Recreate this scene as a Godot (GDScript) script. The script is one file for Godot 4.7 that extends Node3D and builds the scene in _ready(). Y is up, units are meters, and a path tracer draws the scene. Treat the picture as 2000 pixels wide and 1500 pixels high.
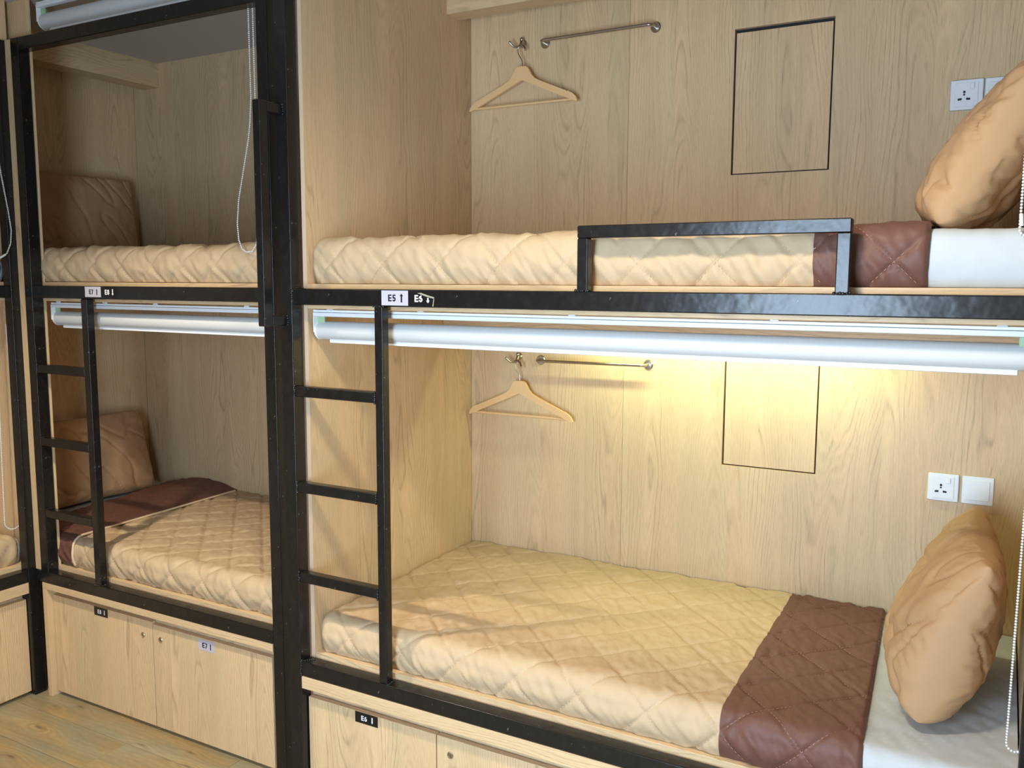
extends Node3D

const FLOOR := -0.325        # measured floor level; everything is lifted by this at the end so that the floor is y = 0
const CEIL := 2.55
var M := {}
var used := {}

# ------------------------------------------------------------------ mesh builder
class MB:
	var v := PackedVector3Array()
	var n := PackedVector3Array()
	var t := PackedVector2Array()
	var ix := PackedInt32Array()
	var grain := 1
	var uo := 0.0
	var vo := 0.0
	var tw := 1.3
	var th := 3.0

	func g(axis: int, u := 0.0, w := 0.0) -> MB:
		grain = axis
		uo = u
		vo = w
		return self

	func tex(p: Vector3, nn: Vector3) -> Vector2:
		var a := nn.abs().max_axis_index()
		if a == grain:
			return Vector2(p[(a + 1) % 3] / tw + uo, p[(a + 2) % 3] / th + vo)
		return Vector2(p[3 - a - grain] / tw + uo, p[grain] / th + vo)

	func add(p: Vector3, nn: Vector3, face: Vector3) -> int:
		v.append(p)
		n.append(nn)
		t.append(tex(p, face))
		return v.size() - 1

	func tri(i: int, j: int, k: int) -> void:
		var f := (v[j] - v[i]).cross(v[k] - v[i])
		if f.dot(n[i] + n[j] + n[k]) > 0.0:
			ix.append_array([i, k, j])
		else:
			ix.append_array([i, j, k])

	func quad(a: Vector3, b: Vector3, c: Vector3, d: Vector3, nn: Vector3) -> void:
		var i := add(a, nn, nn)
		add(b, nn, nn)
		add(c, nn, nn)
		add(d, nn, nn)
		tri(i, i + 1, i + 2)
		tri(i, i + 2, i + 3)

	func box(lo: Vector3, hi: Vector3, e := 0.002) -> MB:
		e = minf(e, 0.45 * minf(hi.x - lo.x, minf(hi.y - lo.y, hi.z - lo.z)))
		var at := [lo, hi]
		for a in 3:
			var b := (a + 1) % 3
			var c := (a + 2) % 3
			for s in 2:
				var nn := Vector3.ZERO
				nn[a] = s * 2.0 - 1.0
				var r: Array[Vector3] = []
				for k in [[0, 0], [1, 0], [1, 1], [0, 1]]:
					var p := Vector3.ZERO
					p[a] = at[s][a]
					p[b] = at[k[0]][b] - (k[0] * 2.0 - 1.0) * e
					p[c] = at[k[1]][c] - (k[1] * 2.0 - 1.0) * e
					r.append(p)
				quad(r[0], r[1], r[2], r[3], nn)
				for s2 in 2:      # the edge to the face across b
					var n2 := Vector3.ZERO
					n2[b] = s2 * 2.0 - 1.0
					var q: Array[int] = []
					for w in [[0, 0], [1, 0], [1, 1], [0, 1]]:
						var p := Vector3.ZERO
						p[c] = at[w[0]][c] - (w[0] * 2.0 - 1.0) * e
						p[a] = at[s][a] - (nn[a] * e if w[1] == 1 else 0.0)
						p[b] = at[s2][b] - (n2[b] * e if w[1] == 0 else 0.0)
						q.append(add(p, nn if w[1] == 0 else n2, nn))
					tri(q[0], q[1], q[2])
					tri(q[0], q[2], q[3])
		for i in 8:
			var s := Vector3((i & 1) * 2.0 - 1.0, (i >> 1 & 1) * 2.0 - 1.0, (i >> 2 & 1) * 2.0 - 1.0)
			var corner := Vector3(at[i & 1].x, at[i >> 1 & 1].y, at[i >> 2 & 1].z)
			var q: Array[int] = []
			for a in 3:
				var nn := Vector3.ZERO
				nn[a] = s[a]
				var p := corner - s * e
				p[a] = corner[a]
				q.append(add(p, nn, nn))
			tri(q[0], q[1], q[2])
		return self

	func tube(path: Array, r: float, seg := 10, caps := true, r_end := -1.0) -> MB:
		var up := Vector3(0.13, 0.97, 0.21)
		var first := v.size()
		var m := path.size()
		for i in m:
			var d: Vector3 = (path[mini(i + 1, m - 1)] - path[maxi(i - 1, 0)]).normalized()
			if i == 0 and absf(d.dot(up)) > 0.95:
				up = Vector3(0.9, 0.1, 0.4)
			var a := (up - d * up.dot(d)).normalized()
			up = a
			var b := d.cross(a)
			var rr := r if r_end < 0.0 else lerpf(r, r_end, float(i) / (m - 1))
			for k in seg:
				var o := a * cos(TAU * k / seg) + b * sin(TAU * k / seg)
				add(path[i] + o * rr, o, o)
		for i in m - 1:
			for k in seg:
				var p := first + i * seg + k
				var p2 := first + i * seg + (k + 1) % seg
				tri(p, p2, p2 + seg)
				tri(p, p2 + seg, p + seg)
		if caps:
			for e in 2:
				var at: Vector3 = path[0] if e == 0 else path[m - 1]
				var d: Vector3 = (path[0] - path[1]).normalized() if e == 0 else (path[m - 1] - path[m - 2]).normalized()
				var c := add(at, d, d)
				var row := first + (0 if e == 0 else (m - 1) * seg)
				var ring: Array[int] = []
				for k in seg:
					ring.append(add(v[row + k], d, d))
				for k in seg:
					tri(c, ring[k], ring[(k + 1) % seg])
		return self

	func lathe(profile: Array, at: Vector3, axis: Vector3, seg := 20) -> MB:
		var a := axis.cross(Vector3(0.31, 0.2, 0.93) if absf(axis.z) < 0.8 else Vector3.UP).normalized()
		var b := axis.cross(a)
		for i in profile.size() - 1:
			var p: Vector2 = profile[i]
			var q: Vector2 = profile[i + 1]
			var e := (q - p).normalized()
			var first := v.size()
			for k in seg:
				var o := a * cos(TAU * k / seg) + b * sin(TAU * k / seg)
				var nn := (o * e.y - axis * e.x).normalized()
				add(at + o * p.x + axis * p.y, nn, nn)
				add(at + o * q.x + axis * q.y, nn, nn)
			for k in seg:
				var i0 := first + k * 2
				var i1 := first + (k + 1) % seg * 2
				if p.x > 1e-6:
					tri(i0, i1, i0 + 1)
				if q.x > 1e-6:
					tri(i1, i1 + 1, i0 + 1)
		return self

	func ball(at: Vector3, r: float, seg := 6, squash := Vector3.ONE) -> MB:
		var first := v.size()
		for i in 5:
			var f := PI * i / 4.0
			for k in seg:
				var o := Vector3(sin(f) * cos(TAU * k / seg), cos(f), sin(f) * sin(TAU * k / seg))
				add(at + o * squash * r, o, o)
		for i in 4:
			for k in seg:
				var p := first + i * seg + k
				var p2 := first + i * seg + (k + 1) % seg
				if i > 0:
					tri(p, p2, p2 + seg)
				if i < 3:
					tri(p, p2 + seg, p + seg)
		return self

	func extrude(outline: PackedVector2Array, at: Vector3, ux: Vector3, uy: Vector3, deep: Vector3) -> MB:
		var nn := deep.normalized()
		var idx := Geometry2D.triangulate_polygon(outline)
		for s in 2:
			var first := v.size()
			var face := nn if s == 1 else -nn
			for p in outline:
				add(at + ux * p.x + uy * p.y + deep * s, face, face)
			for i in range(0, idx.size(), 3):
				tri(first + idx[i], first + idx[i + 1], first + idx[i + 2])
		var turn := 0.0
		for i in outline.size():
			turn += outline[i].cross(outline[(i + 1) % outline.size()])
		for i in outline.size():
			var p := outline[i]
			var q := outline[(i + 1) % outline.size()]
			var e := (q - p).normalized() * signf(turn)
			var side := (ux * e.y - uy * e.x).normalized()
			var a := at + ux * p.x + uy * p.y
			var b := at + ux * q.x + uy * q.y
			quad(a, b, b + deep, a + deep, side)
		return self

	# a sheet of nu x nv points from f(u, w) with smooth normals; flip turns the normals over
	func sheet(nu: int, nv: int, f: Callable, flip := false) -> MB:
		var first := v.size()
		var pts := PackedVector3Array()
		pts.resize((nu + 1) * (nv + 1))
		for i in nu + 1:
			for j in nv + 1:
				pts[i * (nv + 1) + j] = f.call(float(i) / nu, float(j) / nv)
		for i in nu + 1:
			for j in nv + 1:
				var a := pts[mini(i + 1, nu) * (nv + 1) + j] - pts[maxi(i - 1, 0) * (nv + 1) + j]
				var b := pts[i * (nv + 1) + mini(j + 1, nv)] - pts[i * (nv + 1) + maxi(j - 1, 0)]
				var nn := a.cross(b).normalized()
				if flip:
					nn = -nn
				var p := pts[i * (nv + 1) + j]
				v.append(p)
				n.append(nn)
				t.append(Vector2(p.x, p.z + p.y))
		for i in nu:
			for j in nv:
				var p := first + i * (nv + 1) + j
				tri(p, p + 1, p + nv + 2)
				tri(p, p + nv + 2, p + nv + 1)
		return self

	func mesh(base: Vector3) -> ArrayMesh:
		var arr := []
		arr.resize(Mesh.ARRAY_MAX)
		var w := v.duplicate()
		for i in w.size():
			w[i] -= base
		arr[Mesh.ARRAY_VERTEX] = w
		arr[Mesh.ARRAY_NORMAL] = n
		arr[Mesh.ARRAY_TEX_UV] = t
		arr[Mesh.ARRAY_INDEX] = ix
		var m := ArrayMesh.new()
		m.add_surface_from_arrays(Mesh.PRIMITIVE_TRIANGLES, arr)
		return m

# ------------------------------------------------------------------ scene helpers
func numbered(called: String) -> String:
	used[called] = used.get(called, -1) + 1
	return called if used[called] == 0 else "%s_%03d" % [called, used[called]]

func thing(called: String, label: String, category: String, base: Vector3, group := "") -> Node3D:
	var o := Node3D.new()
	o.name = numbered(called)
	o.position = base
	o.set_meta("label", label)
	o.set_meta("category", category)
	if group != "":
		o.set_meta("group", group)
	add_child(o)
	return o

func setting(called: String, label: String, base := Vector3.ZERO) -> Node3D:
	var o := Node3D.new()
	o.name = called
	o.position = base
	o.set_meta("kind", "structure")
	o.set_meta("label", label)
	add_child(o)
	return o

func root_of(o: Node) -> Node3D:
	while o.get_parent() != self:
		o = o.get_parent()
	return o as Node3D

func part(parent: Node3D, called: String, mb: MB, mat: Material, label := "") -> MeshInstance3D:
	var o := MeshInstance3D.new()
	o.name = called
	o.mesh = mb.mesh(root_of(parent).position)
	o.material_override = mat
	if label != "":
		o.set_meta("label", label)
	parent.add_child(o, true)
	return o

func V(x: float, y: float, z: float) -> Vector3:
	return Vector3(x, y, z)

# ------------------------------------------------------------------ materials
func std(c: Color, rough: float, metal := 0.0) -> StandardMaterial3D:
	var m := StandardMaterial3D.new()
	m.albedo_color = c
	m.roughness = rough
	m.metallic = metal
	return m

func noise(freq: float, octaves := 3, sd := 1) -> FastNoiseLite:
	var f := FastNoiseLite.new()
	f.noise_type = FastNoiseLite.TYPE_SIMPLEX_SMOOTH
	f.frequency = freq
	f.fractal_octaves = octaves
	f.seed = sd
	return f

# oak print: strips of veneer, each a slightly tilted cut through growth rings; 1.3 m x 3 m
func oak_image(w: int, h: int, sd: int) -> Image:
	var rng := RandomNumberGenerator.new()
	rng.seed = sd
	var warp := noise(1.0, 2, sd)
	var fine := noise(1.0, 2, sd + 5)
	var blotch := noise(1.0, 2, sd + 9)
	var strips := []
	var x := 0.0
	while x < 1.29:
		var sw := minf(rng.randf_range(0.14, 0.21), 1.3 - x)
		if 1.3 - x - sw < 0.08:
			sw = 1.3 - x
		strips.append([x, x + sw, sw * rng.randf_range(-0.1, 1.1), rng.randf_range(0.06, 0.13), rng.randf_range(0.02, 0.045) * (1 if rng.randf() < 0.5 else -1), rng.randf_range(-1, 1), rng.randf_range(0, 50)])
		x += sw
	var data := PackedByteArray()
	data.resize(w * h * 3)
	var si := []
	for px in w:
		var xm := 1.3 * px / w
		var s = 0
		while s < strips.size() - 1 and xm >= strips[s][1]:
			s += 1
		si.append(s)
	for py in h:
		var ym := 3.0 * py / h
		for px in w:
			var s = strips[si[px]]
			var xm: float = 1.3 * px / w - s[0]
			var off: float = s[6]
			var wz: float = warp.get_noise_2d(xm * 3.0 + off, ym * 0.75)
			var dx: float = xm - s[2] + wz * 0.035
			var dz: float = s[3] + (ym - 1.4) * s[4] + wz * 0.03
			var r := sqrt(dx * dx + dz * dz)
			var ring := r * 118.0 + fine.get_noise_2d(xm * 10.0 + off, ym * 2.2) * 0.9
			var fr := (ring - floorf(ring) - 0.8) * 9.0
			var late := exp(-fr * fr)
			var fib: float = fine.get_noise_2d(xm * 520.0 + off, ym * 12.0)
			var pore := maxf(fib - 0.08, 0.0)
			var amount := smoothstep(-0.35, 0.45, blotch.get_noise_2d(xm * 7.0 + off, ym * 0.8))
			var val: float = 1.0 - 0.13 * late * amount * (0.8 + 0.8 * fib) - 0.035 * sin(r * 1300.0 + fib * 2.0) * (0.5 + fib) - 0.20 * pore + 0.05 * fib + 0.035 * blotch.get_noise_2d(xm * 9.0 + off, ym * 0.9) + 0.014 * s[5]
			var i := (py * w + px) * 3
			var pink: float = 0.02 * blotch.get_noise_2d(xm * 4.0 - off, ym * 0.7)
			data[i] = clampi(int(230.0 * (val + pink)), 0, 255)
			data[i + 1] = clampi(int(200.0 * val), 0, 255)
			data[i + 2] = clampi(int(159.0 * (val - 0.05 * (1.0 - val))), 0, 255)
	var im := Image.create_from_data(w, h, false, Image.FORMAT_RGB8, data)
	im.generate_mipmaps()
	return im

func floor_image(w: int, h: int, sd: int) -> Image:       # 2.4 m along x, 1.2 m across
	var a := noise(1.0, 3, sd)
	var b := noise(1.0, 2, sd + 3)
	var c := noise(1.0, 2, sd + 7)
	var rng := RandomNumberGenerator.new()
	rng.seed = sd
	var knots := []
	for k in 26:
		knots.append(Vector3(rng.randf() * 2.4, rng.randf() * 1.2, rng.randf_range(0.4, 1.1)))
	var data := PackedByteArray()
	data.resize(w * h * 3)
	for py in h:
		var y := 1.2 * py / h
		for px in w:
			var x := 2.4 * px / w
			var bend := 0.0
			var dark := 0.0
			for k in knots:
				var dx: float = (x - k.x) * 0.33
				var dy: float = y - k.y
				if absf(dy) < 0.08 and absf(dx) < 0.08:
					var q: float = (dx * dx + dy * dy) / (0.0009 * k.z)
					bend += exp(-q) * 2.2
					dark += exp(-q * 14.0)
			var grain := sin((y * 260.0 + a.get_noise_2d(x * 1.2, y * 5.0) * 9.0 + bend * 4.0))
			var fib := b.get_noise_2d(x * 14.0, y * 260.0)
			var hue := c.get_noise_2d(x * 1.7, y * 7.0)
			var tone := a.get_noise_2d(x * 0.9 + 9.0, y * 6.0)
			var val := 1.0 + 0.05 * grain * (0.4 + bend * 0.3) + 0.07 * fib + 0.12 * tone - 0.24 * dark
			var i := (py * w + px) * 3
			data[i] = clampi(int((184.0 + 20.0 * hue) * val), 0, 255)
			data[i + 1] = clampi(int((165.0 + 1.0 * hue) * val), 0, 255)
			data[i + 2] = clampi(int((128.0 - 14.0 * hue) * val), 0, 255)
	var im := Image.create_from_data(w, h, false, Image.FORMAT_RGB8, data)
	im.generate_mipmaps()
	return im

# black paint with sparse pale scuffs
func paint_image() -> Image:
	var s := 512
	var a := noise(0.045, 3, 21)
	var b := noise(0.012, 2, 8)
	var data := PackedByteArray()
	data.resize(s * s * 3)
	for y in s:
		for x in s:
			var k := smoothstep(0.66, 0.80, a.get_noise_2d(x, y * 0.6) + 0.25 * b.get_noise_2d(x, y))
			var base := 27.0 + 5.0 * b.get_noise_2d(x * 2.0 + 77.0, y * 2.0)
			for c in 3:
				data[(y * s + x) * 3 + c] = int(lerpf(base - c * 1.0, 95.0 - 5.0 * c, k))
	var im := Image.create_from_data(s, s, false, Image.FORMAT_RGB8, data)
	im.generate_mipmaps()
	return im

func bumps(freq: float, strength: float, size := 256) -> NoiseTexture2D:
	var t := NoiseTexture2D.new()
	t.width = size
	t.height = size
	t.seamless = true
	t.as_normal_map = true
	t.bump_strength = strength
	t.noise = noise(freq, 3, 4)
	return t

func cloth(c: Color, rough: float) -> StandardMaterial3D:
	var m := std(c, rough)
	m.metallic_specular = 0.35
	m.rim_enabled = true
	m.rim = 0.15
	m.rim_tint = 0.6
	return m

func make_materials() -> void:
	var oak := ImageTexture.create_from_image(oak_image(1664, 1250, 11))
	M.oak = std(Color(0.93, 0.92, 0.90), 0.42)
	M.oak.albedo_texture = oak
	M.oak.metallic_specular = 0.4
	M.edge = std(Color(0.80, 0.70, 0.59), 0.5)            # edge banding
	M.floor = std(Color(0.84, 0.84, 0.82), 0.36)
	M.floor.albedo_texture = ImageTexture.create_from_image(floor_image(1200, 600, 5))
	M.steel = std(Color(1, 1, 1), 0.24)
	M.steel.metallic_specular = 0.44
	M.steel.albedo_texture = ImageTexture.create_from_image(paint_image())
	M.steel.uv1_triplanar = true
	M.steel.uv1_scale = Vector3(2.2, 2.2, 2.2)
	M.steel.normal_enabled = true
	M.steel.normal_texture = bumps(0.03, 2.0)
	M.steel.normal_scale = 0.16
	M.weld = std(Color(0.10, 0.10, 0.10), 0.25)
	M.beige = cloth(Color(0.755, 0.655, 0.52), 0.55)
	M.brown = cloth(Color(0.42, 0.285, 0.24), 0.5)
	M.pillow = cloth(Color(0.70, 0.555, 0.405), 0.62)
	M.sheet = cloth(Color(0.74, 0.755, 0.76), 0.75)
	M.thread = std(Color(0.66, 0.49, 0.42), 0.6)
	M.thread_pale = std(Color(0.86, 0.76, 0.62), 0.6)
	M.white = std(Color(0.90, 0.91, 0.92), 0.35)
	M.blind = std(Color(0.79, 0.79, 0.78), 0.7)
	M.clear = std(Color(0.80, 0.82, 0.84), 0.2)
	M.bead = std(Color(0.88, 0.88, 0.86), 0.3)
	M.chrome = std(Color(0.72, 0.70, 0.66), 0.28, 1.0)
	M.beech = std(Color(0.90, 0.74, 0.53), 0.45)
	M.dark = std(Color(0.03, 0.03, 0.03), 0.6)
	M.sticker_white = std(Color(0.74, 0.72, 0.76), 0.5)
	M.sticker_black = std(Color(0.045, 0.045, 0.06), 0.4)
	M.ink = std(Color(0.05, 0.05, 0.08), 0.5)
	M.print = std(Color(0.93, 0.93, 0.93), 0.5)
	M.backing = std(Color(0.62, 0.60, 0.50), 0.6)
	M.plaster = std(Color(0.74, 0.70, 0.66), 0.9)
	M.pale = std(Color(0.86, 0.84, 0.80), 0.9)
	M.cream = std(Color(0.66, 0.58, 0.47), 0.9)

# ------------------------------------------------------------------ light and camera
func lamp_glow(c: Color, e: float) -> StandardMaterial3D:
	var m := std(Color(0.9, 0.9, 0.9), 0.5)
	m.emission_enabled = true
	m.emission = c
	m.emission_energy_multiplier = e
	return m

func area(at: Vector3, towards: Vector3, size: Vector2, c: Color, e: float, parent: Node) -> void:
	var l := AreaLight3D.new()
	l.area_size = size
	l.light_color = c
	l.light_energy = e
	l.area_range = 12.0
	l.shadow_enabled = true
	parent.add_child(l)
	l.look_at_from_position(at, at + towards, Vector3.UP if absf(towards.y) < 0.9 else Vector3.FORWARD)

func _ready() -> void:
	var cam := Camera3D.new()
	cam.name = "camera"
	var yaw := 0.508
	var pitch := 0.1156
	var roll := 0.0038
	var fw := V(-sin(yaw) * cos(pitch), -sin(pitch), -cos(yaw) * cos(pitch))
	var rt := V(cos(yaw), 0, -sin(yaw))
	var up := rt.cross(fw)
	cam.transform = Transform3D(Basis(rt * cos(roll) + up * sin(roll), up * cos(roll) - rt * sin(roll), -fw), V(1.9719, 1.4477, 2.0596))
	cam.fov = rad_to_deg(2.0 * atan(750.0 / 1730.15))
	cam.near = 0.05
	add_child(cam)
	cam.current = true
	var env := Environment.new()
	env.background_mode = Environment.BG_COLOR
	env.background_color = Color(0.02, 0.02, 0.02)
	env.tonemap_mode = Environment.TONE_MAPPER_LINEAR
	env.tonemap_exposure = 1.24
	env.sdfgi_enabled = true
	env.ssao_enabled = true
	env.ssil_enabled = true
	var we := WorldEnvironment.new()
	we.environment = env
	add_child(we)

	make_materials()
	build_room()
	build_bunk_a()
	build_bunk_b()
	build_bunk_c()
	for o in get_children():            # lift the measured levels so that the floor lies at y = 0
		if o is Node3D:
			o.position.y -= FLOOR

# ------------------------------------------------------------------ the room
func build_room() -> void:
	var o := setting("floor", "pale knotty oak plank floor")
	part(o, "subfloor", MB.new().box(V(-2.9, FLOOR - 0.12, -1.4), V(3.3, FLOOR - 0.012, 2.6), 0.0), M.dark)
	var rng := RandomNumberGenerator.new()
	rng.seed = 3
	var row := 0
	var z := -0.24
	while z < 2.45:
		var x := -1.62 - fmod(row * 0.47, 1.2)
		while x < 3.2:
			var a := maxf(x, -1.62)
			var b := minf(x + 1.2, 3.2)
			if b - a > 0.02:
				var mb := MB.new().g(0, rng.randf(), rng.randf())
				mb.tw = 1.2
				mb.th = 2.4
				mb.box(V(a + 0.0005, FLOOR - 0.012, z + 0.0005), V(b - 0.0005, FLOOR, minf(z + 0.2, 2.45) - 0.0005), 0.0012)
				# the grain runs along x: swap so that the texture's long side follows it
				for i in mb.t.size():
					mb.t[i] = Vector2(mb.t[i].y, mb.t[i].x)
				part(o, "plank", mb, M.floor)
			x += 1.2
		z += 0.2
		row += 1
	o = setting("ceiling", "pale grey plaster ceiling")
	part(o, "slab", MB.new().box(V(-2.9, CEIL, -1.4), V(3.3, CEIL + 0.12, 2.6), 0.0), M.plaster)
	o = setting("wall_back", "wall behind the bunks")
	part(o, "masonry", MB.new().box(V(-2.9, FLOOR - 0.1, -1.4), V(3.3, CEIL, -1.19), 0.0), M.cream)
	o = setting("wall_left", "wall behind the corner bunk")
	part(o, "masonry", MB.new().box(V(-2.9, FLOOR - 0.1, -1.19), V(-2.66, CEIL, 2.6), 0.0), M.cream)
	o = setting("wall_right", "plain cream wall beyond the bunks")
	part(o, "masonry", MB.new().box(V(3.2, FLOOR - 0.1, -1.19), V(3.3, CEIL, 2.6), 0.0), M.pale)
	# the wall behind the camera with its window, mirrored by the black paint
	var wx0 := 0.80
	var wx1 := 1.52
	var wy0 := 0.10
	var wy1 := 1.85
	o = setting("wall_front", "cream wall with the window, opposite the bunks")
	var mb := MB.new()
	mb.box(V(-2.66, FLOOR - 0.1, 2.45), V(wx0, CEIL, 2.6), 0.0).box(V(wx1, FLOOR - 0.1, 2.45), V(3.2, CEIL, 2.6), 0.0)
	mb.box(V(wx0, FLOOR - 0.1, 2.45), V(wx1, wy0, 2.6), 0.0).box(V(wx0, wy1, 2.45), V(wx1, CEIL, 2.6), 0.0)
	part(o, "masonry", mb, M.cream)
	o = setting("window_1", "frosted daylight window opposite the bunks")
	var wm := (wx0 + wx1) * 0.5
	mb = MB.new()
	for x in [wx0, wm - 0.025, wx1 - 0.05]:
		mb.box(V(x, wy0, 2.47), V(x + 0.05, wy1, 2.53), 0.004)
	for y in [wy0, wy1 - 0.05]:
		mb.box(V(wx0 + 0.05, y, 2.472), V(wx1 - 0.05, y + 0.05, 2.528), 0.004)
	part(o, "window_frame", mb, M.white)
	var glow := lamp_glow(Color(0.78, 0.89, 1.0), 4.2)
	part(o, "window_pane", MB.new().box(V(wx0 + 0.04, wy0 + 0.04, 2.505), V(wm - 0.015, wy1 - 0.04, 2.515), 0.0), glow)
	part(o, "window_pane", MB.new().box(V(wm + 0.015, wy0 + 0.04, 2.505), V(wx1 - 0.04, wy1 - 0.04, 2.515), 0.0), glow)
	area(V(wm, (wy0 + wy1) * 0.5, 2.44), V(0, 0, -1), Vector2(wx1 - wx0, wy1 - wy0), Color(0.78, 0.89, 1.0), 7.2, o)
	# ceiling downlights
	downlight(V(-0.66, CEIL, 0.92), 4.0, 0.04, 56.0, "round white ceiling downlight in front of the far bunk")
	downlight(V(1.25, CEIL, 1.0), 3.0, 0.12, 80.0, "round white ceiling downlight in front of the large bunk")

func downlight(at: Vector3, e: float, soft: float, beam: float, label: String) -> void:
	var t := thing("ceiling_light", label, "light", at, "ceiling downlights")
	part(t, "rim", MB.new().lathe([Vector2(0.0, 0.0), Vector2(0.085, 0.0), Vector2(0.085, 0.012), Vector2(0.068, 0.02), Vector2(0.066, 0.01)], at, Vector3.DOWN, 28), M.white)
	part(t, "diffuser", MB.new().lathe([Vector2(0.066, 0.012), Vector2(0.04, 0.017), Vector2(0.0, 0.019)], at, Vector3.DOWN, 28), lamp_glow(Color(1.0, 0.94, 0.84), 6.0))
	var l := SpotLight3D.new()          # recessed fitting: the rim cuts the beam off
	l.light_color = Color(1.0, 0.94, 0.84)
	l.light_energy = e
	l.light_size = soft
	l.spot_range = 12.0
	l.spot_attenuation = 2.0
	l.spot_angle = beam
	l.spot_angle_attenuation = 0.6
	l.shadow_enabled = true
	l.position = V(0, -0.03, 0)
	l.rotation.x = -PI * 0.5
	t.add_child(l)

# ------------------------------------------------------------------ shared pieces
func tube_part(t: Node3D, called: String, lo: Vector3, hi: Vector3, label := "") -> MeshInstance3D:
	return part(t, called, MB.new().box(lo, hi, 0.0035), M.steel, label)

func beads(path: Array, r := 0.0031, gap := 0.0066) -> MB:
	var mb := MB.new()
	var left := 0.0
	for i in path.size() - 1:
		var a: Vector3 = path[i]
		var b: Vector3 = path[i + 1]
		var l := a.distance_to(b)
		var s := left
		while s < l:
			mb.ball(a.lerp(b, s / l), r, 6)
			s += gap
		left = s - l
	return mb

# hanging loop of chain: from (top, side -) down to a round bottom and up again; w is the half width vector
func loop(top: Vector3, bottom: float, w: Vector3, lean := Vector3.ZERO) -> Array:
	var r := w.length()
	var p := []
	p.append(top - w * 0.6)
	for i in 6:
		var f := (i + 1) / 6.0
		p.append(V(top.x, lerpf(top.y, bottom + r, f), top.z) - w * lerpf(0.6, 1.0, f) + lean * f * f)
	for i in 9:
		var q := PI * (i + 1) / 10.0
		p.append(V(top.x, bottom + r - sin(q) * r, top.z) - w * cos(q) + lean)
	for i in 7:
		var f := 1.0 - i / 6.0
		p.append(V(top.x, lerpf(top.y, bottom + r, f), top.z) + w * lerpf(0.6, 1.0, f) + lean * f * f)
	return p

func stuff(o: Node) -> void:
	o.set_meta("kind", "stuff")

# heavy sans-serif characters drawn as strokes on a face that looks along +z; at: middle of the word
func lettering(parent: Node3D, words: String, at: Vector3, h: float, mat: Material) -> void:
	var mb := MB.new()
	var k := 0.21 * h
	var x := -0.5 * (words.length() * 0.74 - 0.1) * h
	var deep := V(0, 0, 0.0004)
	for ch in words:
		var o := at + V(x, -0.5 * h, 0)
		var boxes := []          # x, y, width, height in units of h
		var arcs := []           # centre x, y, outer radius, from, to (degrees)
		match ch:
			"E":
				boxes = [[0.0, 0.0, 0.22, 1.0], [0.2, 0.0, 0.44, 0.19], [0.2, 0.405, 0.40, 0.19], [0.2, 0.81, 0.42, 0.19]]
			"5":
				boxes = [[0.1, 0.81, 0.5, 0.19], [0.08, 0.44, 0.19, 0.4]]
				arcs = [[0.30, 0.32, 0.33, -155, 20], [0.30, 0.32, 0.33, 20, 140]]
			"6":
				arcs = [[0.32, 0.32, 0.32, 0, 180], [0.32, 0.32, 0.32, 180, 360], [0.50, 0.46, 0.50, 95, 180]]
				boxes = [[0.0, 0.3, 0.21, 0.18]]
			"8":
				arcs = [[0.32, 0.30, 0.32, 0, 180], [0.32, 0.30, 0.32, 180, 360], [0.32, 0.74, 0.27, 0, 180], [0.32, 0.74, 0.27, 180, 360]]
			"7":
				boxes = [[0.02, 0.81, 0.6, 0.19]]
				mb.extrude(PackedVector2Array([Vector2(0.10, 0) * h, Vector2(0.34, 0) * h, Vector2(0.62, 0.82) * h, Vector2(0.40, 0.82) * h]), o, Vector3.RIGHT, Vector3.UP, deep)
		for q in boxes:
			mb.box(o + V(q[0], q[1], 0) * h, o + V(q[0] + q[2], q[1] + q[3], 0) * h + deep, 0.0)
		for q in arcs:
			var outer := PackedVector2Array()
			var inner := PackedVector2Array()
			for i in 13:
				var f := deg_to_rad(lerpf(q[3], q[4], i / 12.0))
				outer.append((Vector2(q[0], q[1]) + Vector2(cos(f), sin(f)) * q[2]) * h)
				inner.append((Vector2(q[0], q[1]) + Vector2(cos(f), sin(f)) * q[2]) * h - Vector2(cos(f), sin(f)) * k)
			inner.reverse()
			outer.append_array(inner)
			mb.extrude(outer, o, Vector3.RIGHT, Vector3.UP, deep)
		x += 0.74 * h
	part(parent, "lettering", mb, mat)

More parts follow.
